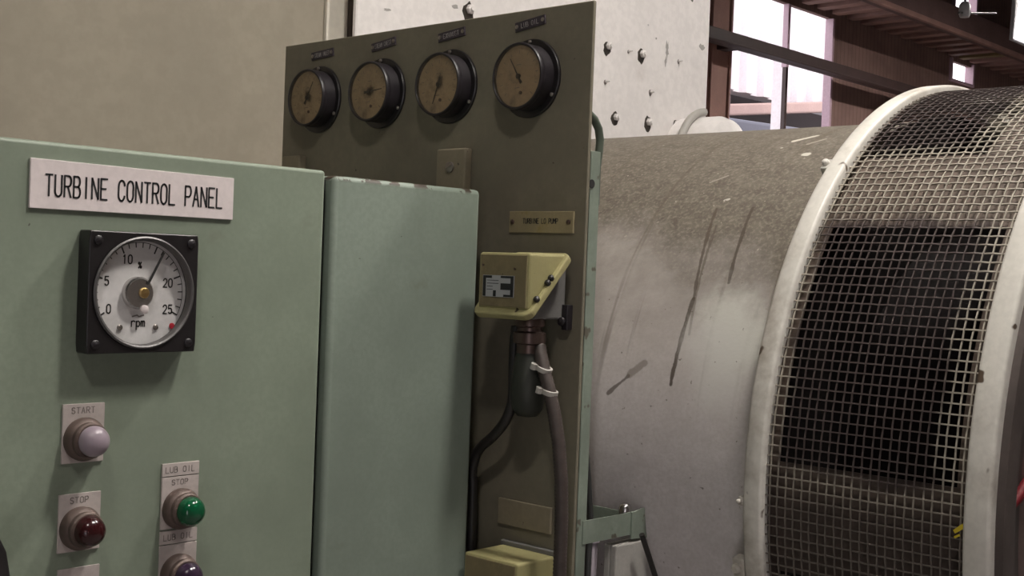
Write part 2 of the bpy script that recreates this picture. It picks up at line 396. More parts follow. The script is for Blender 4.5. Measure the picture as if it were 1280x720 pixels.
# back wall with its openings (one big window, two small ones)
m = M()
Y0, Y1 = 4.2, 4.235
def wallpiece(x0, x1, z0, z1): m.box((x0, Y0, z0), (x1, Y1, z1))
wallpiece(1.74, 6.38, 0, 4.8); wallpiece(6.38, 7.60, 0, 2.0); wallpiece(6.38, 7.60, 3.24, 4.8)
wallpiece(7.60, 9.44, 0, 4.8); wallpiece(9.44, 9.87, 0, 3.085); wallpiece(9.44, 9.87, 3.24, 3.62); wallpiece(9.44, 9.87, 3.98, 4.8); wallpiece(9.87, 12.5, 0, 4.8)
struct(m.build('wall_back', MAT['board']))
m = M(); m.box((12.35, -4.2, 0), (12.5, 4.2, 4.8)); struct(m.build('wall_right', MAT['plaster']))
m = M(); m.box((-3.2, -4.35, 0), (12.5, -4.2, 4.8)); struct(m.build('wall_front', MAT['plaster']))
m = M()   # side wall; its unseen doorway is added to let in fill light
DY0, DY1, DZ = -3.2, -1.8, 2.4
m.box((-3.35, -4.2, 0), (-3.2, DY0, 4.8)); m.box((-3.35, DY1, 0), (-3.2, 2.21, 4.8)); m.box((-3.35, DY0, DZ), (-3.2, DY1, 4.8))
struct(m.build('wall_side', MAT['plaster']))
m = M()
for a, b in (((-3.38, DY0 - .08, 0), (-3.17, DY0, DZ + .08)), ((-3.38, DY1, 0), (-3.17, DY1 + .08, DZ + .08)), ((-3.38, DY0, DZ), (-3.17, DY1, DZ + .08))): m.box(a, b)
struct(m.build('fill_door_1', MAT['rail'], bevel=.005))
# window frame
win = M(); win.box((7.575, 4.18, 2.0), (7.60, 4.24, 3.24)); win.box((6.38, 4.19, 2.0), (6.40, 4.24, 3.24)); win.box((6.40, 4.18, 1.97), (7.575, 4.25, 2.0))
w1 = struct(win.build('window_1', MAT['pink_trim'], bevel=.003))
m = M(); m.box((7.022, 4.19, 2.84), (7.05, 4.23, 3.24)); m.build('mullion', MAT['pink_trim'], w1, bevel=.003)
m = M(); m.box((7.02, 4.19, 2.0), (7.045, 4.22, 2.84)); m.build('mullion', MAT['rail'], w1, bevel=.003)
m = M(); m.box((9.43, 4.18, 3.08), (9.46, 4.25, 3.26)); m.box((9.84, 4.18, 3.08), (9.87, 4.25, 3.26)); m.box((9.46, 4.18, 3.08), (9.84, 4.25, 3.10))
struct(m.build('window_2', MAT['pink_trim']))
m = M(); m.box((9.43, 4.18, 3.60), (9.46, 4.25, 3.99)); m.box((9.85, 4.18, 3.60), (9.88, 4.25, 3.99)); m.box((9.46, 4.18, 3.60), (9.85, 4.25, 3.62))
struct(m.build('window_3', MAT['pink_trim']))

# ------------------------------------------------------------------ outside the window
m = M(); m.box((2, 4.35, -.12), (24, 16, -.02)); struct(m.build('trim_3', MAT['ground']))
t = thing('neighbouring_building', 'white corrugated building seen through the large window, above a dark opening', 'building', (13, 8.2, 0))
m = M()
x = 9.5; pts = []
while x < 18: pts += [(x, 8.0), (x + .14, 8.0), (x + .19, 8.07), (x + .33, 8.07)]; x += .38
poly = pts + [(pts[-1][0], 8.25), (9.5, 8.25)]
m.prism([(a, b) for a, b in poly], 3.64, 6.2)
m.build('corrugated_siding', MAT['outdoor_white'], t)
m = M(); m.box((9.5, 8.35, 0), (18, 8.5, 3.7)); m.build('dark_opening', MAT['outdoor_dark'], t)
m = M(); m.prism([(9.5, 2.96), (16, 3.84), (16, 3.97), (9.5, 3.09)], 7.7, 7.95, 'uw'); m.build('ledge', MAT['outdoor_pink'], t, bevel=.02)
t = thing('parked_vehicle', 'blue grey dark roofed vehicle low in the large window', 'vehicle', (12.4, 7.0, 0))
m = M(); m.prism([(10.6, .5), (14.6, .5), (14.7, 1.6), (14.2, 2.90), (13.2, 3.12), (10.2, 3.02)], 6.7, 7.5, 'uw'); m.build('body', MAT['outdoor_blue'], t, bevel=.03)
m = M(); m.prism([(10.65, 2.45), (13.6, 2.45), (13.25, 2.88), (10.65, 2.88)], 6.68, 6.70, 'uw'); m.build('side_window', MAT['outdoor_dark'], t)
for xx in (11.4, 13.8):
    m = M((xx, 6.72, .5)); m.lathe([(.5, 0), (.5, .2)], n=24, axis='v'); m.build('wheel', MAT['outdoor_dark'], t, smooth=40)
m = M(); m.prism([(7.335, 0), (7.35, 0), (7.385, 3.0), (7.37, 3.0)], 4.405, 4.50, 'uw')
tag(m.build('white_post', MAT['outdoor_white']), 'bright white upright post standing outside the large window, below the cross rail', 'post')

# ------------------------------------------------------------------ steel and timber around the window
m = M(); m.box((6.105, 4.15, 0), (6.322, 4.2, 4.8)); m.box((6.105, 4.135, 0), (6.12, 4.15, 4.8)); m.box((6.295, 4.135, 0), (6.312, 4.15, 4.8))
tag(m.build('steel_column', MAT['column'], bevel=.006), 'red brown upright column between the white casing wall and the large window', 'column')
m = M(); m.box((5.6, 3.98, 2.80), (9.3, 4.02, 2.885)); m.box((5.6, 3.93, 2.80), (9.3, 3.98, 2.812)); m.box((6.17, 4.015, 2.815), (6.26, 4.15, 2.87)); m.box((9.15, 4.015, 2.815), (9.24, 4.2, 2.87))
tag(m.build('cross_rail', MAT['rail'], bevel=.004), 'dark brown horizontal rail crossing in front of the large window', 'rail')
t = thing('overhead_walkway', 'brown timber walkway under the roof with joists seen from below', 'walkway', (9, 3.9, 3.25))
m = M(); m.box((5.8, 3.75, 3.335), (12.3, 4.18, 3.37)); m.build('deck', MAT['joist_dark'], t)
m = M(); m.box((5.8, 3.68, 3.22), (12.3, 3.75, 3.40)); m.build('beam', MAT['joist_dark'], t, bevel=.006)
m = M(); m.box((5.8, 3.672, 3.215), (12.3, 3.70, 3.25)); m.build('beam_flange', MAT['joist'], t, bevel=.004)
for i in range(24):
    xx = 6.95 + i * .2
    m = M(); m.box((xx, 3.75, 3.265), (xx + .085, 4.18, 3.335)); m.build('joist', MAT['joist_ochre' if i == 13 else 'joist'], t, bevel=.004)
# unseen hall lamps; all after the first are added to brighten surfaces
def high_bay(loc, label, glow, rb=.11):
    t = thing('high_bay_lamp', label, 'ceiling lamp', (loc[0], loc[1], 4.8), 'high bay lamps under the roof')
    m = M(loc); m.lathe([(.055, .30), (.075, .20), (.14, .10), (.24, -.02), (.25, -.03), (.236, -.022), (.132, .09), (.06, .16)], n=48, cap=False); m.build('shade', MAT['lamp_housing'], t, smooth=50)
    m = M(loc); m.lathe([(.0, .47), (.05, .46), (.06, .44), (.06, .31), (.05, .28)], n=32); m.build('gear_case', MAT['lamp_housing'], t, smooth=40)
    m = M(loc); m.lathe([(0, -.02), (rb * .5, -.008), (rb * .87, .03), (rb, .075), (rb * .8, .13), (rb * .3, .18)], n=32); m.build('bulb', glow, t, smooth=60)
    m = M(loc); m.tube([(0, 0, .46), (0, 0, 4.8 - loc[2])], .012, 10); m.build('stem', MAT['lamp_housing'], t)
    return t
high_bay((1.17, .30, 3.0), 'high bay lamp hanging above the gauge panel and green cabinet', MAT['bulb_near'])
high_bay((2.55, .40, 3.75), 'unseen high bay lamp added above the turbine for fill light', MAT['bulb'])  # added to light the drum top and white casing wall
high_bay((-.5, -.25, 3.5), 'unseen high bay lamp added left of the green cabinet for fill light', MAT['bulb_fill_left'])  # added fill for the olive panel and turbine casing
high_bay((7.6, 1.6, 3.6), 'unseen high bay lamp added before the timber walkway to brighten the back wall', MAT['bulb_fill_far'])  # added to lift the brown boards and walkway

t = thing('flood_lamp', 'grey flood lamp with bright white face at upper right under the roof', 'lamp', (6.4, 2.3, 2.9))
m = M(); m.prism([(6.100, 2.695), (6.62, 2.695), (6.62, 3.20), (6.145, 3.20)], 2.405, 2.425, 'uw'); m.build('housing', MAT['lamp_housing'], t, bevel=.006)
m = M(); m.prism([(6.112, 2.706), (6.60, 2.706), (6.60, 3.18), (6.30, 3.18)], 2.397, 2.406, 'uw'); m.build('lamp_face', MAT['tube_far'], t, bevel=.003)
m = M(); m.tube([(6.4, 2.42, 3.19), (6.4, 2.42, 4.8)], .02, 10); m.build('bracket', MAT['lamp_housing'], t)
t = thing('cable_hanger', 'small pale cable hanger beside the flood lamp under the roof', 'bracket', (5.68, 2.46, 4.8))
m = M((5.665, 2.46, 2.735)); m.lathe([(.020, 0), (.026, .015), (.026, .055), (.016, .07)], n=16); m.build('insulator', MAT['lamp_housing'], t, smooth=40)
m = M(); m.tube([(5.60, 2.46, 2.745), (5.665, 2.46, 2.755), (6.02, 2.46, 2.815)], .005, 8); m.build('cable', MAT['wire_end'], t)
m = M(); m.tube([(5.665, 2.46, 2.80), (5.665, 2.46, 4.8)], .006, 8); m.build('rod', MAT['roof'], t)

# ------------------------------------------------------------------ white bolted casing wall behind the turbine
t = thing('casing_wall', 'white painted steel casing wall with dark-smeared bolts behind the turbine', 'machine casing', (2.30, 2.06, 0))
m = M(); m.box((1.668, 2.0, 0), (2.938, 2.012, 2.31)); m.build('plate', MAT['white_wall'], t, bevel=.006)
for bx, bz, r in ((2.490, 2.068, .019), (2.631, 2.069, .020), (2.531, 1.894, .019), (2.670, 1.897, .020), (2.795, 1.906, .018), (1.993, 2.072, .022), (2.36, 1.90, .02), (2.795, 2.075, .006), (2.486, 1.979, .007), (2.675, 1.977, .008), (2.575, 2.068, .005)):
    k = random.random()
    m = G((bx, 2.0, bz)); b = [(r * (.72 + .32 * random.random()) * math.cos(q * PI / 7) * .85 + (-.12 * r), r * (.8 + .4 * random.random()) * math.sin(q * PI / 7) - r * .25) for q in range(14)]
    m.prism(b, 0, .0008); m.mi = 1  # dark ragged disc behind each bolt, set low and left
    m.lathe([(r * .50, .0005), (r * .50, .008), (r * .40, .010)], (r * .05, r * .05, 0), 6); m.lathe([(r * .24, .009), (r * .24, .014)], (r * .05, r * .05, 0), 10)
    m.build('bolt', [MAT['bolt_smear'], MAT['white_wall']] if r > .01 else [MAT['grey_ink'], MAT['white_wall']], t)
for bx, bz, w_, h_ in ((2.742, 2.098, .006, .022), (2.737, 2.065, .004, .014), (1.95, 2.072, .010, .005), (1.752, 2.03, .008, .004), (2.90, 2.13, .012, .010)):
    m = G((bx, 2.0, bz)); b = [(w_ * (.5 + random.random()) * math.cos(q * PI / 6), h_ * (.5 + random.random()) * math.sin(q * PI / 6)) for q in range(12)]
    m.prism(b, 0, .0005); m.build('scuff_mark', MAT['scuff'], t)
t = thing('pipe_cap', 'white domed pipe cap showing above the turbine casing before the white wall', 'pipe end', (2.83, 1.90, 1.82))
m = M((2.835, 1.90, 1.82), (1, 0, 0), (0, 0, 1), (0, -1, 0)); m.lathe([(.105, -.09), (.105, .02), (.095, .045), (.06, .062), (0, .068)], n=40); m.build('cap', MAT['white_wall'], t, smooth=40)
m = M(); m.tube([(2.835 + .118 * math.cos(math.radians(a)), 1.93, 1.82 + .118 * math.sin(math.radians(a))) for a in range(95, 186, 8)], .011, 8); m.build('strap', MAT['pale_steel'], t, smooth=60)
m = M(); m.tube([(2.835, 1.90, 1.79), (2.835, 1.90, 0.0)], .07, 20); m.build('riser', MAT['white_wall'], t, smooth=60)

# ------------------------------------------------------------------ turbine
TX, TZ = 1.747, 1.268
tur = thing('turbine', 'large dusty white cylindrical turbine casing with a wire mesh intake drum', 'turbine', (TX, 1.1, 0))
def ring_uv(m, b, cols, rows, R, y0, y1, a0, a1):
    pass
def cyl_sheet(R, ys, a0, a1, n):
    """curved sheet around the turbine axis; angle 0 faces -X, 90 faces up; UV in metres (y, R*angle)"""
    m = M(); vs = []
    for j in range(n + 1):
        a = math.radians(a0 + (a1 - a0) * j / n)
        for y in ys: vs.append((TX - R * math.cos(a), y, TZ + R * math.sin(a)))
    k = len(ys)
    m.add(vs, [(j * k + i, (j + 1) * k + i, (j + 1) * k + i + 1, j * k + i + 1) for j in range(n) for i in range(k - 1)])
    for j in range(n + 1):
        for i, y in enumerate(ys): m.UV[j * k + i] = (y, R * math.radians(a0 + (a1 - a0) * j / n))
    return m
m = cyl_sheet(RC, [.766 + i * .0486 for i in range(20)], -180, 180, 160)
# dished far end
k0 = len(m.V); rings = [(RC, 1.69), (RC * .96, 1.74), (RC * .85, 1.785), (RC * .6, 1.82), (RC * .3, 1.835)]
nn = 64; vs = [(TX - r * math.cos(2 * PI * k / nn), y, TZ + r * math.sin(2 * PI * k / nn)) for r, y in rings for k in range(nn)]
m.add(vs, [(i * nn + k, i * nn + (k + 1) % nn, (i + 1) * nn + (k + 1) % nn, (i + 1) * nn + k) for i in range(len(rings) - 1) for k in range(nn)] + [tuple(range((len(rings) - 1) * nn, len(rings) * nn))])
for i in range(k0, len(m.V)): m.UV[i] = (m.V[i].y, .3)
m.build('casing', MAT['casing'], tur, smooth=50)
# inner drum with its openings, seen through the mesh
def drum_piece(m, R, y0, y1, a0, a1, th=.0015):
    n = max(2, int(abs(a1 - a0) / 3)); b = len(m.V)
    vs = []
    for j in range(n + 1):
        a = math.radians(a0 + (a1 - a0) * j / n)
        for r, y in ((R, y0), (R, y1), (R - th, y1), (R - th, y0)): vs.append((TX - r * math.cos(a), y, TZ + r * math.sin(a)))
    fs = []
    for j in range(n):
        for q in range(4): fs.append((j * 4 + q, (j + 1) * 4 + q, (j + 1) * 4 + (q + 1) % 4, j * 4 + (q + 1) % 4))
    fs += [(0, 1, 2, 3), (n * 4 + 3, n * 4 + 2, n * 4 + 1, n * 4)]
    m.add(vs, fs)
    for j in range(n + 1):
        for q, (y) in enumerate((y0, y1, y1, y0)): m.UV[b + j * 4 + q] = (y, R * math.radians(a0 + (a1 - a0) * j / n))
m = M(); RD = .484
YA, YB = .505, .765
opens = [(-60, -12), (3, 38), (53, 86), (96, 118), (135, 170), (190, 225), (245, 285)]
edges = [-75] + [e for o in opens for e in o] + [285]
for i in range(0, len(edges), 2):
    if edges[i + 1] > edges[i]: drum_piece(m, RD, YA, YB, edges[i], edges[i + 1])
for a0, a1 in opens:
    drum_piece(m, RD, YA, .600 if a0 == 53 else .535, a0, a1); drum_piece(m, RD, .742 if a0 < 40 else .755, YB, a0, a1)
m.build('inner_drum', MAT['drum'], tur, smooth=40)
m = M((TX, 0, TZ)); m.lathe([(.30, .50), (.30, .765)], n=64, axis='v'); m.lathe([(.47, .752), (.47, .76)], n=64, axis='v'); m.lathe([(.478, .500), (.478, .508)], n=64, axis='v')
m.build('core', MAT['soot_shade'], tur, smooth=40)
# woven wire mesh
RW = .5025; NA = 280; NC = 24; YW0, YW1 = .512, .752
m = M(); pitch = (YW1 - YW0) / NC; rw = .00098
def wire(path, uvs, r):
    b = len(m.V); n = 4; vs = []; up = None
    for i, p in enumerate(path):
        t_ = (path[min(i + 1, len(path) - 1)] - path[max(i - 1, 0)]).normalized()
        rad = Vector((p.x - TX, 0, p.z - TZ)).normalized(); rad = (rad - t_ * rad.dot(t_)).normalized(); s_ = t_.cross(rad)
        for q in range(n):
            a = PI / 4 + PI / 2 * q; vs.append(tuple(p + (rad * math.cos(a) + s_ * math.sin(a)) * r * 1.25))
            m.UV[b + i * n + q] = uvs[i]
    m.add(vs, [(i * n + q, i * n + (q + 1) % n, (i + 1) * n + (q + 1) % n, (i + 1) * n + q) for i in range(len(path) - 1) for q in range(n)])
def pc(R, a, y): return Vector((TX - R * math.cos(a), y, TZ + R * math.sin(a)))
def jit(i, s): return math.sin(i * 12.9898 + s * 78.233) * .5
for k in range(NA):                                             # wires along the axis
    a = 2 * PI * k / NA - PI + jit(k, 1) * .0015
    if a > 2.4 or a < -1.1: continue
    path = [pc(RW + (rw * .5 if (j + k) % 2 else -rw * .5), a, YW0 + pitch * (j + .0)) for j in range(NC + 1)]
    wire(path, [(p.y, RW * a) for p in path], rw * .9)
for j in range(1, NC):                                              # wires around the drum
    y = YW0 + pitch * j; path = []; uvs = []
    ks = [k for k in range(NA) if -1.1 <= 2 * PI * k / NA - PI <= 2.4]
    for k in ks:
        a = 2 * PI * k / NA - PI
        path.append(pc(RW - (rw * .5 if (j + k) % 2 else -rw * .5), a, y + jit(k, j) * .0008)); uvs.append((y, RW * a))
    wire(path, uvs, rw * .9)
m.build('wire_mesh', MAT['wire'], tur)
def rim(ya, yb, ro, ri, name, mat):
    m = M((TX, 0, TZ)); r = .004
    m.lathe([(ri, ya), (ro - r, ya), (ro - r * .3, ya + r * .3), (ro, ya + r), (ro, yb - r), (ro - r * .3, yb - r * .3), (ro - r, yb), (ri, yb), (ri, ya)], n=180, axis='v', cap=False)
    return m.build(name, mat, tur, smooth=50)
rl = rim(.7472, .772, .512, .498, 'left_rim', MAT['white_rim'])
rr = rim(.4884, .5167, .512, .490, 'right_rim', MAT['white_rim'])
for a, y, s_ in ((47.5, .776, .007), (-11.5, .782, .009), (-2.5, .776, .004)):
    p = pc(.507, math.radians(a), y); m = M(tuple(p), (0, 1, 0), (math.sin(math.radians(a)), 0, math.cos(math.radians(a))), (-math.cos(math.radians(a)), 0, math.sin(math.radians(a))))
    m.box((-s_, -s_ * 1.3, -.012), (s_ * .7, s_ * 1.3, .003)); m.lathe([(s_ * .7, .002), (s_ * .7, .007), (s_ * .4, .009)], n=8)
    m.build('rim_lug', MAT['white_rim'], rl, bevel=.0015)
# right hand end of the drum
m = M((TX, 0, TZ)); m.lathe([(.498, .489), (.498, .480), (.494, .478), (.474, .478), (.472, .480), (.472, .4965), (0, .4965)], n=120, axis='v'); m.build('end_plate', MAT['end_plate'], tur, smooth=40)
m = M((TX, 0, TZ)); m.lathe([(.440, .4965), (.440, .490), (.43, .488), (.36, .488), (.36, .4965)], n=120, axis='v'); m.build('end_ring', MAT['end_inner'], tur, smooth=40)
m = M(); m.tube([(1.2785, .4865, 1.2775), (1.290, .4840, 1.2860), (1.311, .4820, 1.3000), (1.36, .4800, 1.326), (1.42, .4800, 1.345), (1.445, .4960, 1.350)], [.004, .0055, .0065, .007, .007, .007], 12); m.build('red_handle', MAT['red'], tur, smooth=60)
# feet that carry the casing
m = M(); m.box((1.232, .955, 0), (1.30, .965, 1.165)); m.prism([(1.232, 1.165), (1.232, 1.00), (1.335, 1.00), (1.300, 1.165)], .945, .955, 'uw'); m.build('support_leg', MAT['leg_paint'], tur, bevel=.002)
for yy in (1.0, 1.5):
    m = M(); m.box((TX - .32, yy, 0), (TX + .32, yy + .04, .93)); m.build('saddle', MAT['leg_paint'], tur, bevel=.004)
p = pc(.507, math.radians(-1.2), .5205)
m = M(tuple(p), (0, 1, 0), (0, 0, 1), (-1, 0, 0)); m.prism([(-.006, .001), (.004, -.006), (.006, -.003), (-.003, .005)], 0, .002); m.prism([(-.001, -.008), (.004, -.011), (.005, -.009), (.0, -.006)], 0, .002)
tag(m.build('cable_tie', MAT['yellow_tag'], loc=tuple(p)), 'tiny yellow plastic tie caught at the lower right edge of the wire mesh', 'tie')

# pipes and cables in the gap between panel post and turbine
m = M(); m.tube([(1.262, 1.012, 0), (1.262, 1.012, 1.171)], .0105, 14); m.lathe([(.013, 1.155), (.013, 1.172)], (1.262, 1.012, 0), 14)
tag(m.build('drain_pipe', MAT['lilac_pipe'], smooth=60), 'pale lilac vertical pipe below the bracket beside the turbine', 'pipe')
m = M(); m.tube([(1.222, 1.0, 1.36), (1.228, 1.0, 1.30), (1.240, 1.0, 1.235), (1.249, 1.0, 1.175), (1.246, 1.0, 1.145), (1.246, 1.0, 1.05), (1.246, 1.0, 0)], .0042, 10)
tag(m.build('thin_cable', MAT['wire_end'], smooth=60), 'thin dark grey cable running down behind the panel bracket', 'cable')
m = M(); m.tube([(1.262, .930, 1.178), (1.278, .930, 1.150), (1.294, .930, 1.121), (1.304, .930, 1.08), (1.310, .930, 1.02), (1.312, .930, 0)], .0035, 10)
tag(m.build('black_cable', MAT['cable'], smooth=60), 'black cable dropping below the bracket in front of the turbine foot', 'cable')

# ------------------------------------------------------------------ green control cabinet
YG = 1.06
cab = thing('control_cabinet', 'mint green painted steel control cabinet at left foreground', 'cabinet', (.6, YG, 0))
# paint materials read object coordinates: z measured from 1.5 m
def cabpart(name, m, mat, bevel, seg=3):
    o = m.build(name, mat, cab, bevel=bevel, seg=seg, loc=(.6, YG, 1.5), smooth=30); return o
m = M(); m.box((.085, YG + .022, .12), (1.086, 1.52, 1.588)); cabpart('body', m, MAT['green2'], .006)
m = M(); m.box((.08, YG, .16), (.8515, YG + .02, 1.5968)); door = cabpart('door', m, MAT['green'], .004)
m = M(); m.box((.8640, YG + .0005, .12), (1.0891, YG + .05, 1.5930)); cabpart('side_panel', m, MAT['green2'], .006)
m = M(); m.box((.8505, YG + .016, .12), (.8650, YG + .024, 1.588)); m.build('seam_gap', MAT['dark'], cab)
m = M(); m.box((.10, YG + .03, 0), (1.07, 1.50, .12)); m.build('plinth', MAT['dark'], cab)
m = G((.493, YG, 1.232)); m.lathe([(.020, 0), (.020, .006), (.012, .008), (.012, .022)], (-.012, 0, 0), 24)
m.prism([(-.030, .060), (-.016, .060), (.0075, .012), (.012, -.012), (.010, -.062), (-.030, -.062)], .014, .030)
m.build('door_handle', MAT['black'], door, bevel=.004, smooth=40)

# sign
sg = thing('name_sign', 'white engraved sign reading TURBINE CONTROL PANEL on the green cabinet', 'sign', (.6287, YG, 1.559))
m = G((0, YG, 0)); m.prism([(.5233, 1.5372), (.7340, 1.5380), (.7342, 1.5793), (.5233, 1.5809)], 0, .0025); m.build('plate', MAT['white_plate'], sg, bevel=.0004)
m = G((0, YG, 0)); m.strokes(text_lines('TURBINE CONTROL PANEL', .5375, 1.5488, .0062, .0188, .00884), .00165, .0024, .0029); m.build('lettering', MAT['ink'], sg)

# panel meter
MX, MZ = .6280, 1.4650
mt = thing('panel_meter', 'square black panel meter with round white dial, scale 0 to 25', 'meter', (MX, YG, MZ))
F = lambda: G((MX, YG, MZ))
def rrect(w, h, r, n=5):
    out = []
    for cx, cy, a in ((w - r, h - r, 0), (-w + r, h - r, 90), (-w + r, -h + r, 180), (w - r, -h + r, 270)):
        out += arc(cx, cy, r, r, a, a + 90, n)
    return out
m = F(); outer = rrect(.0565, .0555, .004, 5); no = len(outer)
# housing: square block with a round well for the dial
def square_well(m, outer, R, w0, w1, wd):
    n = 72
    ang = lambda p: math.atan2(p[1], p[0])
    def on_outer(a):
        c, s_ = math.cos(a), math.sin(a); k = min(.0565 / max(abs(c), 1e-9), .0555 / max(abs(s_), 1e-9)); return (c * k, s_ * k)
    A_ = [2 * PI * k / n for k in range(n)]
    vs = [(*on_outer(a), w0) for a in A_] + [(*on_outer(a), w1) for a in A_] + [(R * math.cos(a), R * math.sin(a), w1) for a in A_] + [(R * math.cos(a), R * math.sin(a), wd) for a in A_]
    fs = []
    for q in range(3):
        for k in range(n): fs.append((q * n + k, q * n + (k + 1) % n, (q + 1) * n + (k + 1) % n, (q + 1) * n + k))
    fs += [tuple(range(3 * n, 4 * n)), tuple(range(n))[::-1]]
    m.add(vs, fs)
square_well(m, outer, .0515, 0, .0200, .0090)
m.build('housing', MAT['black'], mt, bevel=.0012, smooth=35)
m = F(); m.lathe([(.0515, .0185), (.0520, .0215), (.0505, .0225), (.0485, .0215), (.0478, .0150)], n=72, cap=False); m.build('bezel', MAT['dark_ring'], mt, smooth=60)
m = F(); m.disc((0, 0, .0098), .0500, 64)
dl = m.build('dial', MAT['dial'], mt)
m = F(); tick = []
for i in range(26):
    a = math.radians(209 - 236 * i / 25); r0 = .0395 if i % 5 == 0 else .0418
    m.strokes([[(r0 * math.cos(a), r0 * math.sin(a)), (.0462 * math.cos(a), .0462 * math.sin(a))]], .0014 if i % 5 == 0 else .0009, .0099, .0101)
m.strokes([arc(0, 0, .0464, .0464, 209, -27, 48)], .0005, .0099, .0101)
for txt, a, r in (('0', 207, .0340), ('5', 163, .0345), ('10', 113, .0330), ('20', 17, .0315), ('25', -27, .0345)):
    a = math.radians(a); cx, cy = r * math.cos(a), r * math.sin(a); wdt = .0036 + .0054 * (len(txt) - 1)
    m.strokes(text_lines(txt, cx - wdt / 2, cy - .0040, .0038, .0080, .0056), .0012, .0099, .0101)
m.strokes(text_lines('%', -.0015, .0225, .0036, .0056, .005), .0012, .0099, .0101)
m.strokes(text_lines('rpm', -.0065, -.0318, .0036, .0080, .0050), .0012, .0099, .0101)
m.build('scale_markings', MAT['ink'], dl)
m = F(); m.strokes([[(-.006, -.0225), (-.001, -.0212), (.001, -.0225), (.006, -.0212)]], .0012, .0099, .0101); m.build('faint_marking', MAT['grey_ink'], dl)
m = F(); m.lathe([(.0028, .0098), (.0028, .0110), (0, .0114)], (.0360, -.0315, 0), 16); m.build('red_marker', MAT['red_dot'], dl, smooth=40)
for sx in (-.0185, .0185):
    m = F(); m.lathe([(.0026, .0098), (.0026, .0112), (.0018, .0118)], (sx, -.0325, 0), 14); m.build('dial_screw', MAT['steel'], dl, smooth=40)
m = F(); m.lathe([(.0150, .0098), (.0150, .0150), (.0132, .0172), (0, .0178)], (-.0025, -.0005, 0), 40); m.build('boss', MAT['chrome'], mt, smooth=40)
m = F(); ca, sa = math.cos(math.radians(62)), math.sin(math.radians(62))
m.prism([(ca * .009 - sa * .0011, sa * .009 + ca * .0013), (ca * .009 + sa * .0013, sa * .009 - ca * .0013), (ca * .0430 + sa * .0010, sa * .0430 - ca * .0010), (ca * .0430 - sa * .0010, sa * .0430 + ca * .0010)], .0181, .0187)
m.build('pointer', MAT['ink'], mt)
m = F(); m.lathe([(.0050, .0150), (.0050, .0190), (.0042, .0198), (0, .0200)], (.0008, -.0002, 0), 24); m.strokes([[(-.002, -.0007), (.0036, .0005)]], .0009, .0198, .0203); m.build('hub_screw', MAT['brass'], mt, smooth=40)
m = F(); m.lathe([(.0040, .0160), (.0040, .0186), (.003, .0192), (0, .0193)], (.0020, -.0155, 0), 20); m.build('counterweight', MAT['white_plate'], mt, smooth=40)
m = F(); m.disc((0, 0, .0212), .0490, 64); m.build('cover_glass', MAT['clear'], mt)
for sx in (-1, 1):
    for sy in (-1, 1):
        m = F(); m.lathe([(.0042, .0195), (.0042, .0212), (.003, .0222), (0, .0224)], (sx * .0480, sy * .0470, 0), 16); m.strokes([[(sx * .048 - .003, sy * .047 - .001), (sx * .048 + .003, sy * .047 + .001)]], .0008, .0220, .0226)
        m.build('corner_screw', MAT['black_gloss'], mt, smooth=40)

# pilot lamps
def pilot_lamp(x, z, lens, label, plates, marks):
    """plates: list of (z0, z1); marks: faint lettering lines (text, z, height)"""
    t = thing('pilot_lamp', label, 'indicator lamp', (x, YG, z), 'pilot lamps on the green cabinet')
    for z0, z1 in plates:
        m = G((x, YG, 0)); m.box((-.0205, z0, 0), (.0205, z1, .002)); p = m.build('legend_plate', MAT['legend'], t, bevel=.0004)
        for txt, zz, h in marks:
            if z0 < zz < z1:
                m = G((x, YG, 0)); pw = .0048; L = pw * len(txt)
                m.strokes(text_lines(txt, -L / 2, zz, .0032, h, pw), .0007, .0019, .0022); m.build('lettering', MAT['grey_ink'], p)
    m = G((x, YG, z)); m.lathe([(.0195, .001), (.0200, .006), (.0185, .010), (.0165, .012), (.0165, .0165), (.0150, .0185), (.0135, .0185)], n=40); m.build('bezel', MAT['bezel'], t, smooth=35)
    m = G((x, YG, z)); pr = [(.0135, .017), (.0140, .0215)]
    for i in range(9):
        a = math.radians(90 * i / 8); pr.append((.0138 * math.cos(a), .0220 + .0115 * math.sin(a)))
    m.lathe(pr, n=40); m.build('lens', MAT[lens], t, smooth=60)
    return t
pilot_lamp(.5815, 1.3310, 'lens_white', 'pilot lamp with milky lilac white lens, below the square meter', [(1.3095, 1.3632)], [('START', 1.3545, .0055)])
pilot_lamp(.5805, 1.2500, 'lens_red', 'pilot lamp with very dark red lens, below the white lens lamp', [(1.2290, 1.2818)], [('STOP', 1.2730, .0055)])
pilot_lamp(.5815, 1.1820, 'lens_white', 'pilot lamp mostly cut off at the bottom edge, below the red lens lamp', [(1.1600, 1.2142)], [])
pilot_lamp(.6850, 1.2560, 'lens_green', 'pilot lamp with bright green lens under a double legend plate', [(1.2880, 1.3006), (1.2370, 1.2872)], [('LUB OIL', 1.2915, .0055), ('STOP', 1.2795, .0050)])
pilot_lamp(.6850, 1.1925, 'lens_dark', 'pilot lamp with dark violet lens directly below the green lens lamp', [(1.2225, 1.2355), (1.1700, 1.2217)], [('LUB OIL', 1.2262, .0055)])

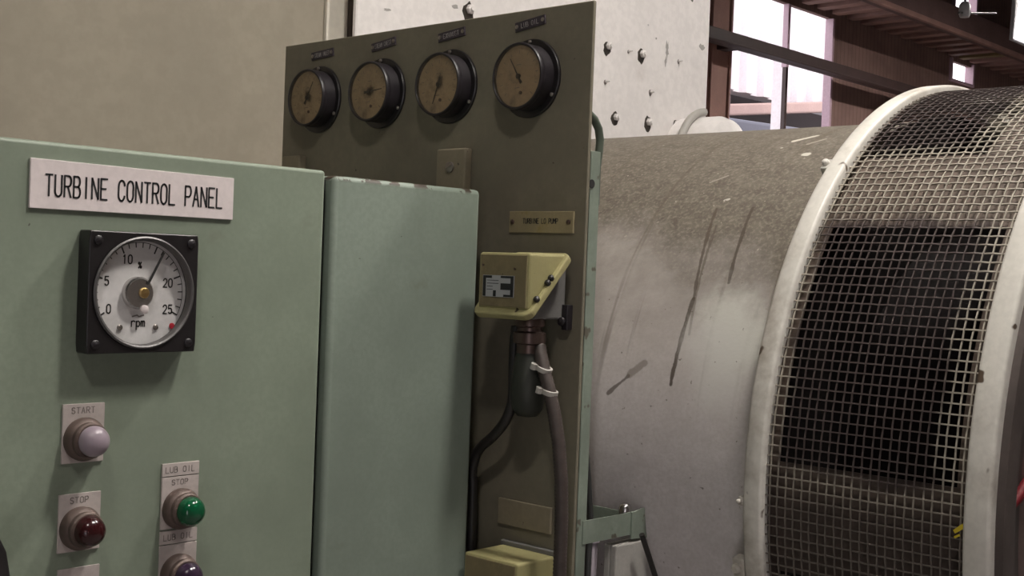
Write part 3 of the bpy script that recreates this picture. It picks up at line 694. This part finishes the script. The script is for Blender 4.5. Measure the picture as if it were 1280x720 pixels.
# ------------------------------------------------------------------ olive gauge panel
XO = 1.15
gp = thing('gauge_panel', 'upright olive brown steel gauge panel behind the green cabinet', 'instrument panel', (XO, 1.242, 0))
m = M(); m.box((XO, .9466, .82), (XO + .005, 1.5374, 1.8185)); m.build('plate', MAT['olive'], gp, bevel=.001, seg=1)
def post(y0, y1, name='post'):
    m = M(); m.box((XO + .005, y0, 0), (XO + .0262, y0 + .004, 1.643)); m.box((XO + .005, y0, 0), (XO + .009, y1, 1.643))
    return m.build(name, MAT['post'], gp, bevel=.0008)
ps = post(.9490, .975)
post(1.508, 1.534)
m = M((1.161, .9488, 1.604), (1, 0, 0), (0, 0, 1), (0, -1, 0)); m.lathe([(.0052, -.0005), (.0052, .0006)], n=20); m.build('bolt_hole', MAT['dark'], ps)
for y0, y1, z0, z1 in ((1.1380, 1.1903, 1.585, 1.6515), (1.4780, 1.5185, 1.590, 1.6530)):
    m = M(); m.box((XO - .013, y0, z0), (XO, y1, z1)); b = m.build('cover_block', MAT['olive_block'], gp, bevel=.002)
    m = O((XO - .013, (y0 + y1) / 2, 1.6275)); m.lathe([(.007, 0), (.007, .0025), (.004, .004), (0, .0042)], n=16); m.strokes([[(-.005, -.003), (.005, .003)]], .001, .004, .0046); m.build('screw', MAT['steel'], b, smooth=40)
m = M(); m.box((1.1690, .9480, 1.1745), (1.2930, .9500, 1.2025)); m.box((1.2590, .9500, 1.1745), (1.2610, 1.060, 1.2025))
m.prism([(1.262, 1.2025), (1.262, 1.1695), (1.2945, 1.1675), (1.2910, 1.2065)], .9455, .9480, 'uw')
br = m.build('bracket', MAT['post'], gp)
m = M((1.262, .957, 1.2040)); m.lathe([(.008, -.004), (.008, .003), (.0065, .007), (.003, .009), (0, .0095)], n=20); m.build('bolt', MAT['chrome'], br, smooth=60)
m = M(); m.tube([(1.150 + .006, .957, 1.690), (1.160, .957, 1.6875), (1.170, .956, 1.6815), (1.1775, .955, 1.671), (1.181, .955, 1.658), (1.180, .955, 1.645), (1.1775, .9555, 1.625), (1.1775, .9555, 1.58)], .0050, 14); m.build('lifting_hook', MAT['dark_green'], gp, smooth=60)
m = M(); m.box((XO - .004, .980, 1.1840), (XO, 1.0665, 1.2160)); m.build('blank_plate', MAT['olive_block'], gp, bevel=.001)
m = O((XO, .967, 1.444)); m.box((-.003, -.014, 0), (.006, .016, .010)); m.lathe([(.0055, .010), (.0055, .014), (0, .0155)], (-.001, -.004, 0), 14); m.build('panel_clip', MAT['black_gloss'], gp, bevel=.001, smooth=40)

# gauges
ZG = 1.7333
def make_gauge(y, label):
    t = thing('pressure_gauge', label, 'gauge', (XO, y, ZG), 'round gauges along the olive panel')
    F = lambda: O((XO, y, ZG))
    m = F(); m.lathe([(.0482, 0), (.0482, .0030), (.0472, .0040), (.038, .0040)], n=56); m.build('flange', MAT['black'], t, smooth=35)
    m = F(); m.lathe([(.0405, .0035), (.0405, .018), (.0400, .022)], n=56); m.build('case', MAT['black_gloss'], t, smooth=35)
    m = F(); m.lathe([(.0402, .0195), (.0408, .0210), (.0408, .0260), (.0400, .0272), (.0384, .0274), (.0376, .0266), (.0376, .0200)], n=64, cap=False); m.build('bezel', MAT['black_gloss'], t, smooth=40)
    m = F(); m.disc((0, 0, .0225), .0377, 56); d = m.build('dial', MAT['old_dial'], t)
    m = F()
    for i in range(11):
        a = math.radians(225 - 27 * i); m.strokes([[(.0275 * math.cos(a), .0275 * math.sin(a)), (.0315 * math.cos(a), .0315 * math.sin(a))]], .0007, .0226, .0227)
    m.strokes([[(-.006, -.014), (.001, -.0135)], [(-.004, .014), (.003, .0142)]], .0009, .0226, .0227)
    m.build('scale_markings', MAT['grey_ink'], d)
    m = F(); m.lathe([(.0022, .0226), (.0022, .0237), (0, .0239)], (.004, -.020, 0), 12); m.build('zero_screw', MAT['gland'], d, smooth=40)
    m = F(); m.prism([(-.0020, -.010), (.0020, -.010), (.0008, 0), (.0004, .026), (-.0004, .026), (-.0008, 0)], .0236, .0242); m.lathe([(.0032, .0226), (.0032, .0248), (0, .0250)], n=16)
    m.build('pointer', MAT['ink'], t)
    m = F(); m.disc((0, 0, .0262), .0378, 48); m.build('glass', MAT['dusty_glass'], t)
    for a in (90, -30, 210):
        a = math.radians(a); m = F(); m.lathe([(.0026, .0044), (.0026, .0058), (.0012, .0068), (0, .0069)], (.0443 * math.cos(a), .0443 * math.sin(a), 0), 12); m.build('flange_screw', MAT['steel'], t, smooth=40)
    return t
def copy_thing(src, loc, label):
    r = src.copy(); C.objects.link(r); r.location = loc; r['label'] = label; r['_w'] = tuple(loc)
    for ch in list(src.children):
        c = ch.copy(); C.objects.link(c); c.parent = r
        for g in ch.children:
            d = g.copy(); C.objects.link(d); d.parent = c
    return r
g0 = make_gauge(1.0417, 'black rimmed round gauge nearest the right edge of the olive panel, pointer up left')
gs = [g0]
for y, lab in ((1.1815, 'black rimmed round gauge above the larger square cover block, stained centre, pointer down'),
               (1.3165, 'black rimmed round gauge, second from the left on the olive panel, pointer level right'),
               (1.4515, 'black rimmed round gauge nearest the left end of the olive panel')):
    gs.append(copy_thing(g0, (XO, y, ZG), lab))
for g, ang in zip(gs, (32, 160, -85, -30)):          # counter-clockwise from upright as seen from the front
    for ch in g.children:
        if ch.name.startswith('pointer'): ch.rotation_euler = (-math.radians(ang), 0, 0)
for g, (rot, sy, sz, dy, dz) in zip(gs[1:], ((8, .42, .78, -.002, .003), (60, .5, .62, -.001, 0), (-35, .4, .75, -.002, .002))):
    m = O((XO, 0, ZG)); m.disc((0, 0, .02285), .024, 32)
    o = m.build('dial_stain', MAT['stain'], loc=(XO, 0, ZG)); o.parent = [c for c in g.children if c.name.startswith('dial') and 'stain' not in c.name][0]
    o.location = (0, dy, dz); o.rotation_euler = (math.radians(rot), 0, 0); o.scale = (1, sy, sz)
for y, z, tilt, txt, lab in ((1.0456, 1.8012, 7, 'LUB OIL', 'small dark name plate above the gauge nearest the right edge'),
                             (1.1829, 1.8010, 6, 'EXHAUST', 'small dark name plate above the gauge with the stained centre'),
                             (1.3157, 1.8005, 7, 'STEAM CHEST', 'small dark name plate above the second gauge from the left'),
                             (1.4480, 1.7985, 4, 'STEAM INLET', 'small dark name plate above the gauge at the left end')):
    t = thing('name_plate', lab, 'name plate', (XO, y, z), 'name plates above the gauges')
    c, s_ = math.cos(math.radians(tilt)), math.sin(math.radians(tilt))
    K = lambda: M((XO, y, z), (0, -c, s_), (0, s_, c), (-1, 0, 0))
    m = K(); m.box((-.0245, -.0058, 0), (.0245, .0058, .0022)); m.build('plate', MAT['dark_plate'], t, bevel=.0004)
    n = len(txt); pw = min(.0042, .034 / n); m = K(); m.strokes(text_lines(txt, -pw * n / 2 + pw * .15, -.0028, pw * .68, .0056, pw), .0008, .0021, .0025); m.build('lettering', MAT['pale_ink'], t)
    for sx in (-1, 1):
        m = K(); m.lathe([(.0026, .002), (.0026, .0030), (.0012, .0036)], (sx * .0212, 0, 0), 12); m.build('rivet', MAT['steel'], t, smooth=40)
# beige plate over the box
t = thing('name_plate', 'aged beige name plate on the olive panel above the yellow box', 'name plate', (XO, 1.015, 1.558))
m = M(); m.box((XO - .003, .9634, 1.5448), (XO, 1.0667, 1.5710)); m.build('plate', MAT['name_plate'], t, bevel=.0006)
m = O((XO, 1.015, 1.558)); m.strokes(text_lines('TURBINE LO PUMP', -.0285, -.0018, .0028, .0060, .0038), .0008, .0029, .0033); m.build('lettering', MAT['ink'], t)
for yy in (.9702, 1.0608):
    m = O((XO, yy, 1.558)); m.lathe([(.0030, .0029), (.0030, .0045), (.0015, .0055)], n=12); m.build('rivet', MAT['gland'], t, smooth=40)

# yellow box with slanted lip
jb = thing('junction_box', 'pale yellow wedge shaped junction box with slanted lip, halfway down the olive panel', 'junction box', (XO, .99, 1.48))
m = M(); m.prism([(1.0625, 1.5185), (1.0625, 1.4535), (1.0700, 1.4535), (1.1330, 1.5190)], .9545, 1.0335, 'uw'); m.build('cover', MAT['yellow'], jb, bevel=.003)
m = M(); m.box((1.0617, .9575, 1.4560), (1.0640, 1.0305, 1.5160)); m.build('shaded_front', MAT['yellow_front'], jb, bevel=.0006)  # overlay carrying the shade-darkened yellow
def lip_poly(r=0):
    return
d = Vector((.0665, 0, .0700)).normalized(); nrm = Vector((-d.z, 0, d.x))
m = M((1.0590, .994, 1.4470), tuple(d), (0, 1, 0), tuple(nrm)); m.prism(rrect_pts := [(x + .0502, y) for x, y in rrect(.0510, .0455, .010, 5)], -.0075, .0015); m.build('lip', MAT['yellow'], jb, bevel=.002)
m = M(); m.prism([(1.0900, 1.4425), (1.146, 1.4425), (1.146, 1.512), (1.136, 1.512)], .9700, 1.028, 'uw'); m.build('back_box', MAT['grey_box'], jb, bevel=.002)
m = O((1.0617, 1.0000, 1.4795)); m.box((-.0245, -.0125, 0), (.0245, .0125, .0012)); lb = m.build('label_plate', MAT['aluminium'], jb)
m = O((1.0617, 1.0000, 1.4795))
for a in ((-.0240, -.0120, -.0195, .0120), (.0195, -.0120, .0240, .0120), (-.0195, .0090, -.0100, .0120), (.004, .0095, .0195, .0120), (.004, -.0040, .0195, .0035), (-.0075, -.0120, -.0030, -.0050), (.0090, -.0120, .0195, -.0095)):
    m.box((a[0], a[1], .0011), (a[2], a[3], .0014))
for k in range(4): m.strokes([[(-.0175, .0065 - k * .0035), (-.0175 + (.018 if k < 2 else .009), .0065 - k * .0035)]], .0007, .0011, .0014)
m.build('label_print', MAT['ink'], lb)
for u_, v_ in ((-.0275, .0240), (.0225, .0205)):
    m = O((1.0617, .998, 1.4795)); m.lathe([(.0013, 0), (.0013, .001)], (u_, v_, 0), 10); m.build('rivet', MAT['gland'], jb)
for t_, w_ in ((.050, .003), (.058, .003), (.024, .003)):
    m = M((1.0590, .951, 1.4470), tuple(d), (0, 1, 0), tuple(nrm)); m.lathe([(.0036, .001), (.0036, .0050), (.002, .0065)], (t_, 0, 0), 10); m.build('lip_screw', MAT['black'], jb)

# gland, boot, conduit and cable below it
t = thing('conduit_run', 'dark flexible conduit hanging from a brown gland under the yellow box', 'conduit', (1.10, .975, 1.43))
m = M((1.105, .988, 0)); m.lathe([(.0165, 1.446), (.0175, 1.444), (.0175, 1.434), (.0150, 1.432), (.0150, 1.428), (.0190, 1.426), (.0195, 1.420), (.0190, 1.414), (.0150, 1.412), (.0150, 1.402)], n=28); m.build('gland', MAT['gland'], t, smooth=40)
m = M((1.108, 0, 0)); path = [(.0, .975, 1.412), (-.002, .970, 1.400), (-.003, .9640, 1.385), (-.003, .9545, 1.362), (-.003, .9450, 1.335), (-.003, .9365, 1.300), (-.003, .9310, 1.262), (-.003, .9285, 1.22), (-.003, .9280, 1.15), (0, .93, .0)]
# corrugated sleeve
pts = []; rad = []
P3 = [Vector(p) for p in path]
for i in range(len(P3) - 1):
    L = (P3[i + 1] - P3[i]).length; k = max(2, int(L / .0022))
    for j in range(k):
        pts.append(tuple(P3[i].lerp(P3[i + 1], j / k))); rad.append(.0082 if len(rad) % 2 else .0074)
m.tube(pts, rad, 14); m.build('sleeve', MAT['conduit'], t, smooth=80)
for (py, pz), tl in (((.9630, 1.3850), .35), ((.9530, 1.3590), .25)):
    m = M((1.105, py, pz), (1, 0, 0), (0, math.cos(tl), math.sin(tl)), (0, -math.sin(tl), math.cos(tl))); m.lathe([(.0092, -.0028), (.0096, -.0026), (.0096, .0026), (.0092, .0028)], n=24)
    m.lathe([(.0042, 0), (.0042, .007)], (-.009, .009, -.0035), 10); m.build('hose_clamp', MAT['pale_steel'], t, smooth=40)
m = M((1.108, .990, 0)); m.lathe([(.0150, 1.408), (.0175, 1.395), (.0205, 1.370), (.0205, 1.350), (.0180, 1.336), (.0120, 1.328), (0, 1.326)], n=28); m.build('rubber_boot', MAT['boot'], t, smooth=60)
m = M((1.112, 0, 0)); P3 = [(0, 1.0165, 1.432), (0, 1.0185, 1.40), (0, 1.0175, 1.36), (0, 1.0190, 1.338), (.001, 1.0300, 1.316), (.003, 1.0500, 1.296), (.005, 1.0730, 1.279), (.006, 1.0830, 1.262), (.006, 1.0860, 1.235), (.006, 1.0830, 1.16), (.006, 1.082, .45), (.006, 1.06, .03), (.0, 1.02, .0)]
# smooth the cable with a Catmull-Rom pass
def catmull(P, k=6):
    P = [Vector(p) for p in P]; out = []
    for i in range(len(P) - 1):
        a, b, c, e = P[max(i - 1, 0)], P[i], P[i + 1], P[min(i + 2, len(P) - 1)]
        for j in range(k):
            s_ = j / k; out.append(tuple(.5 * ((2 * b) + (c - a) * s_ + (2 * a - 5 * b + 4 * c - e) * s_ ** 2 + (3 * b - a - 3 * c + e) * s_ ** 3)))
    return out + [tuple(P[-1])]
m.tube(catmull(P3), .0062, 12)
tag(m.build('cable', MAT['cable'], smooth=60), 'black cable bending from under the yellow box down beside the green cabinet', 'cable')
# lower yellow box
t = thing('junction_box', 'pale yellow square junction box with dusty top at the bottom of the olive panel', 'junction box', (XO, 1.01, 1.09))
m = M(); m.box((1.0750, .9665, 1.02), (1.1420, 1.0520, 1.1610)); m.build('cover', MAT['yellow'], t, bevel=.0025)
m = M(); m.box((1.0742, .9695, 1.023), (1.0760, 1.0490, 1.1580)); m.build('shaded_front', MAT['yellow_front'], t, bevel=.0006)  # same painted-in shade on the lower box front
m = M(); m.box((1.1420, .963, 1.015), (1.150, 1.056, 1.166)); m.build('back_plate', MAT['grey_box'], t, bevel=.001)

# ------------------------------------------------------------------ light, camera, view
w = bpy.data.worlds.new('World'); bpy.context.scene.world = w; w.use_nodes = True
bg = w.node_tree.nodes['Background']; bg.inputs[0].default_value = (1.0, .955, 1.0, 1); bg.inputs[1].default_value = 2.6
def portal(name, loc, rot, sx, sy):
    l = bpy.data.lights.new(name, 'AREA'); l.shape = 'RECTANGLE'; l.size = sx; l.size_y = sy; l.cycles.is_portal = True
    o = bpy.data.objects.new(name, l); C.objects.link(o); o.location = loc; o.rotation_euler = rot
portal('fill_doorway_portal', (-3.37, -2.5, 1.2), (0, -PI / 2, 0), 2.4, 1.4)
portal('window_portal', (6.99, 4.27, 2.62), (-PI / 2, 0, 0), 1.2, 1.24)

cam = bpy.data.cameras.new('Camera'); co = bpy.data.objects.new('Camera', cam); C.objects.link(co)
yaw, pit, rol = math.radians(42.67987), math.radians(-.86758), math.radians(2.17996)
Fw = Vector((math.cos(pit) * math.cos(yaw), math.cos(pit) * math.sin(yaw), math.sin(pit)))
R0 = Vector((math.sin(yaw), -math.cos(yaw), 0)); U0 = R0.cross(Fw)
Rv = R0 * math.cos(rol) + U0 * math.sin(rol); Uv = Rv.cross(Fw)
mt4 = Matrix(((Rv.x, Uv.x, -Fw.x, 0), (Rv.y, Uv.y, -Fw.y, 0), (Rv.z, Uv.z, -Fw.z, 1.5), (0, 0, 0, 1)))
co.matrix_world = mt4
cam.sensor_width = 36; cam.lens = 36 * 1580.09 / 1280; cam.clip_start = .05; cam.clip_end = 100
S = bpy.context.scene; S.camera = co
S.view_settings.view_transform = 'Standard'; S.view_settings.look = 'None'; S.view_settings.gamma = 1; S.view_settings.exposure = 0
S.view_settings.use_curve_mapping = False
S.cycles.max_bounces = 8; S.cycles.transparent_max_bounces = 16; S.cycles.sample_clamp_indirect = 6
for o in bpy.data.objects:
    if '_w' in o: del o['_w']
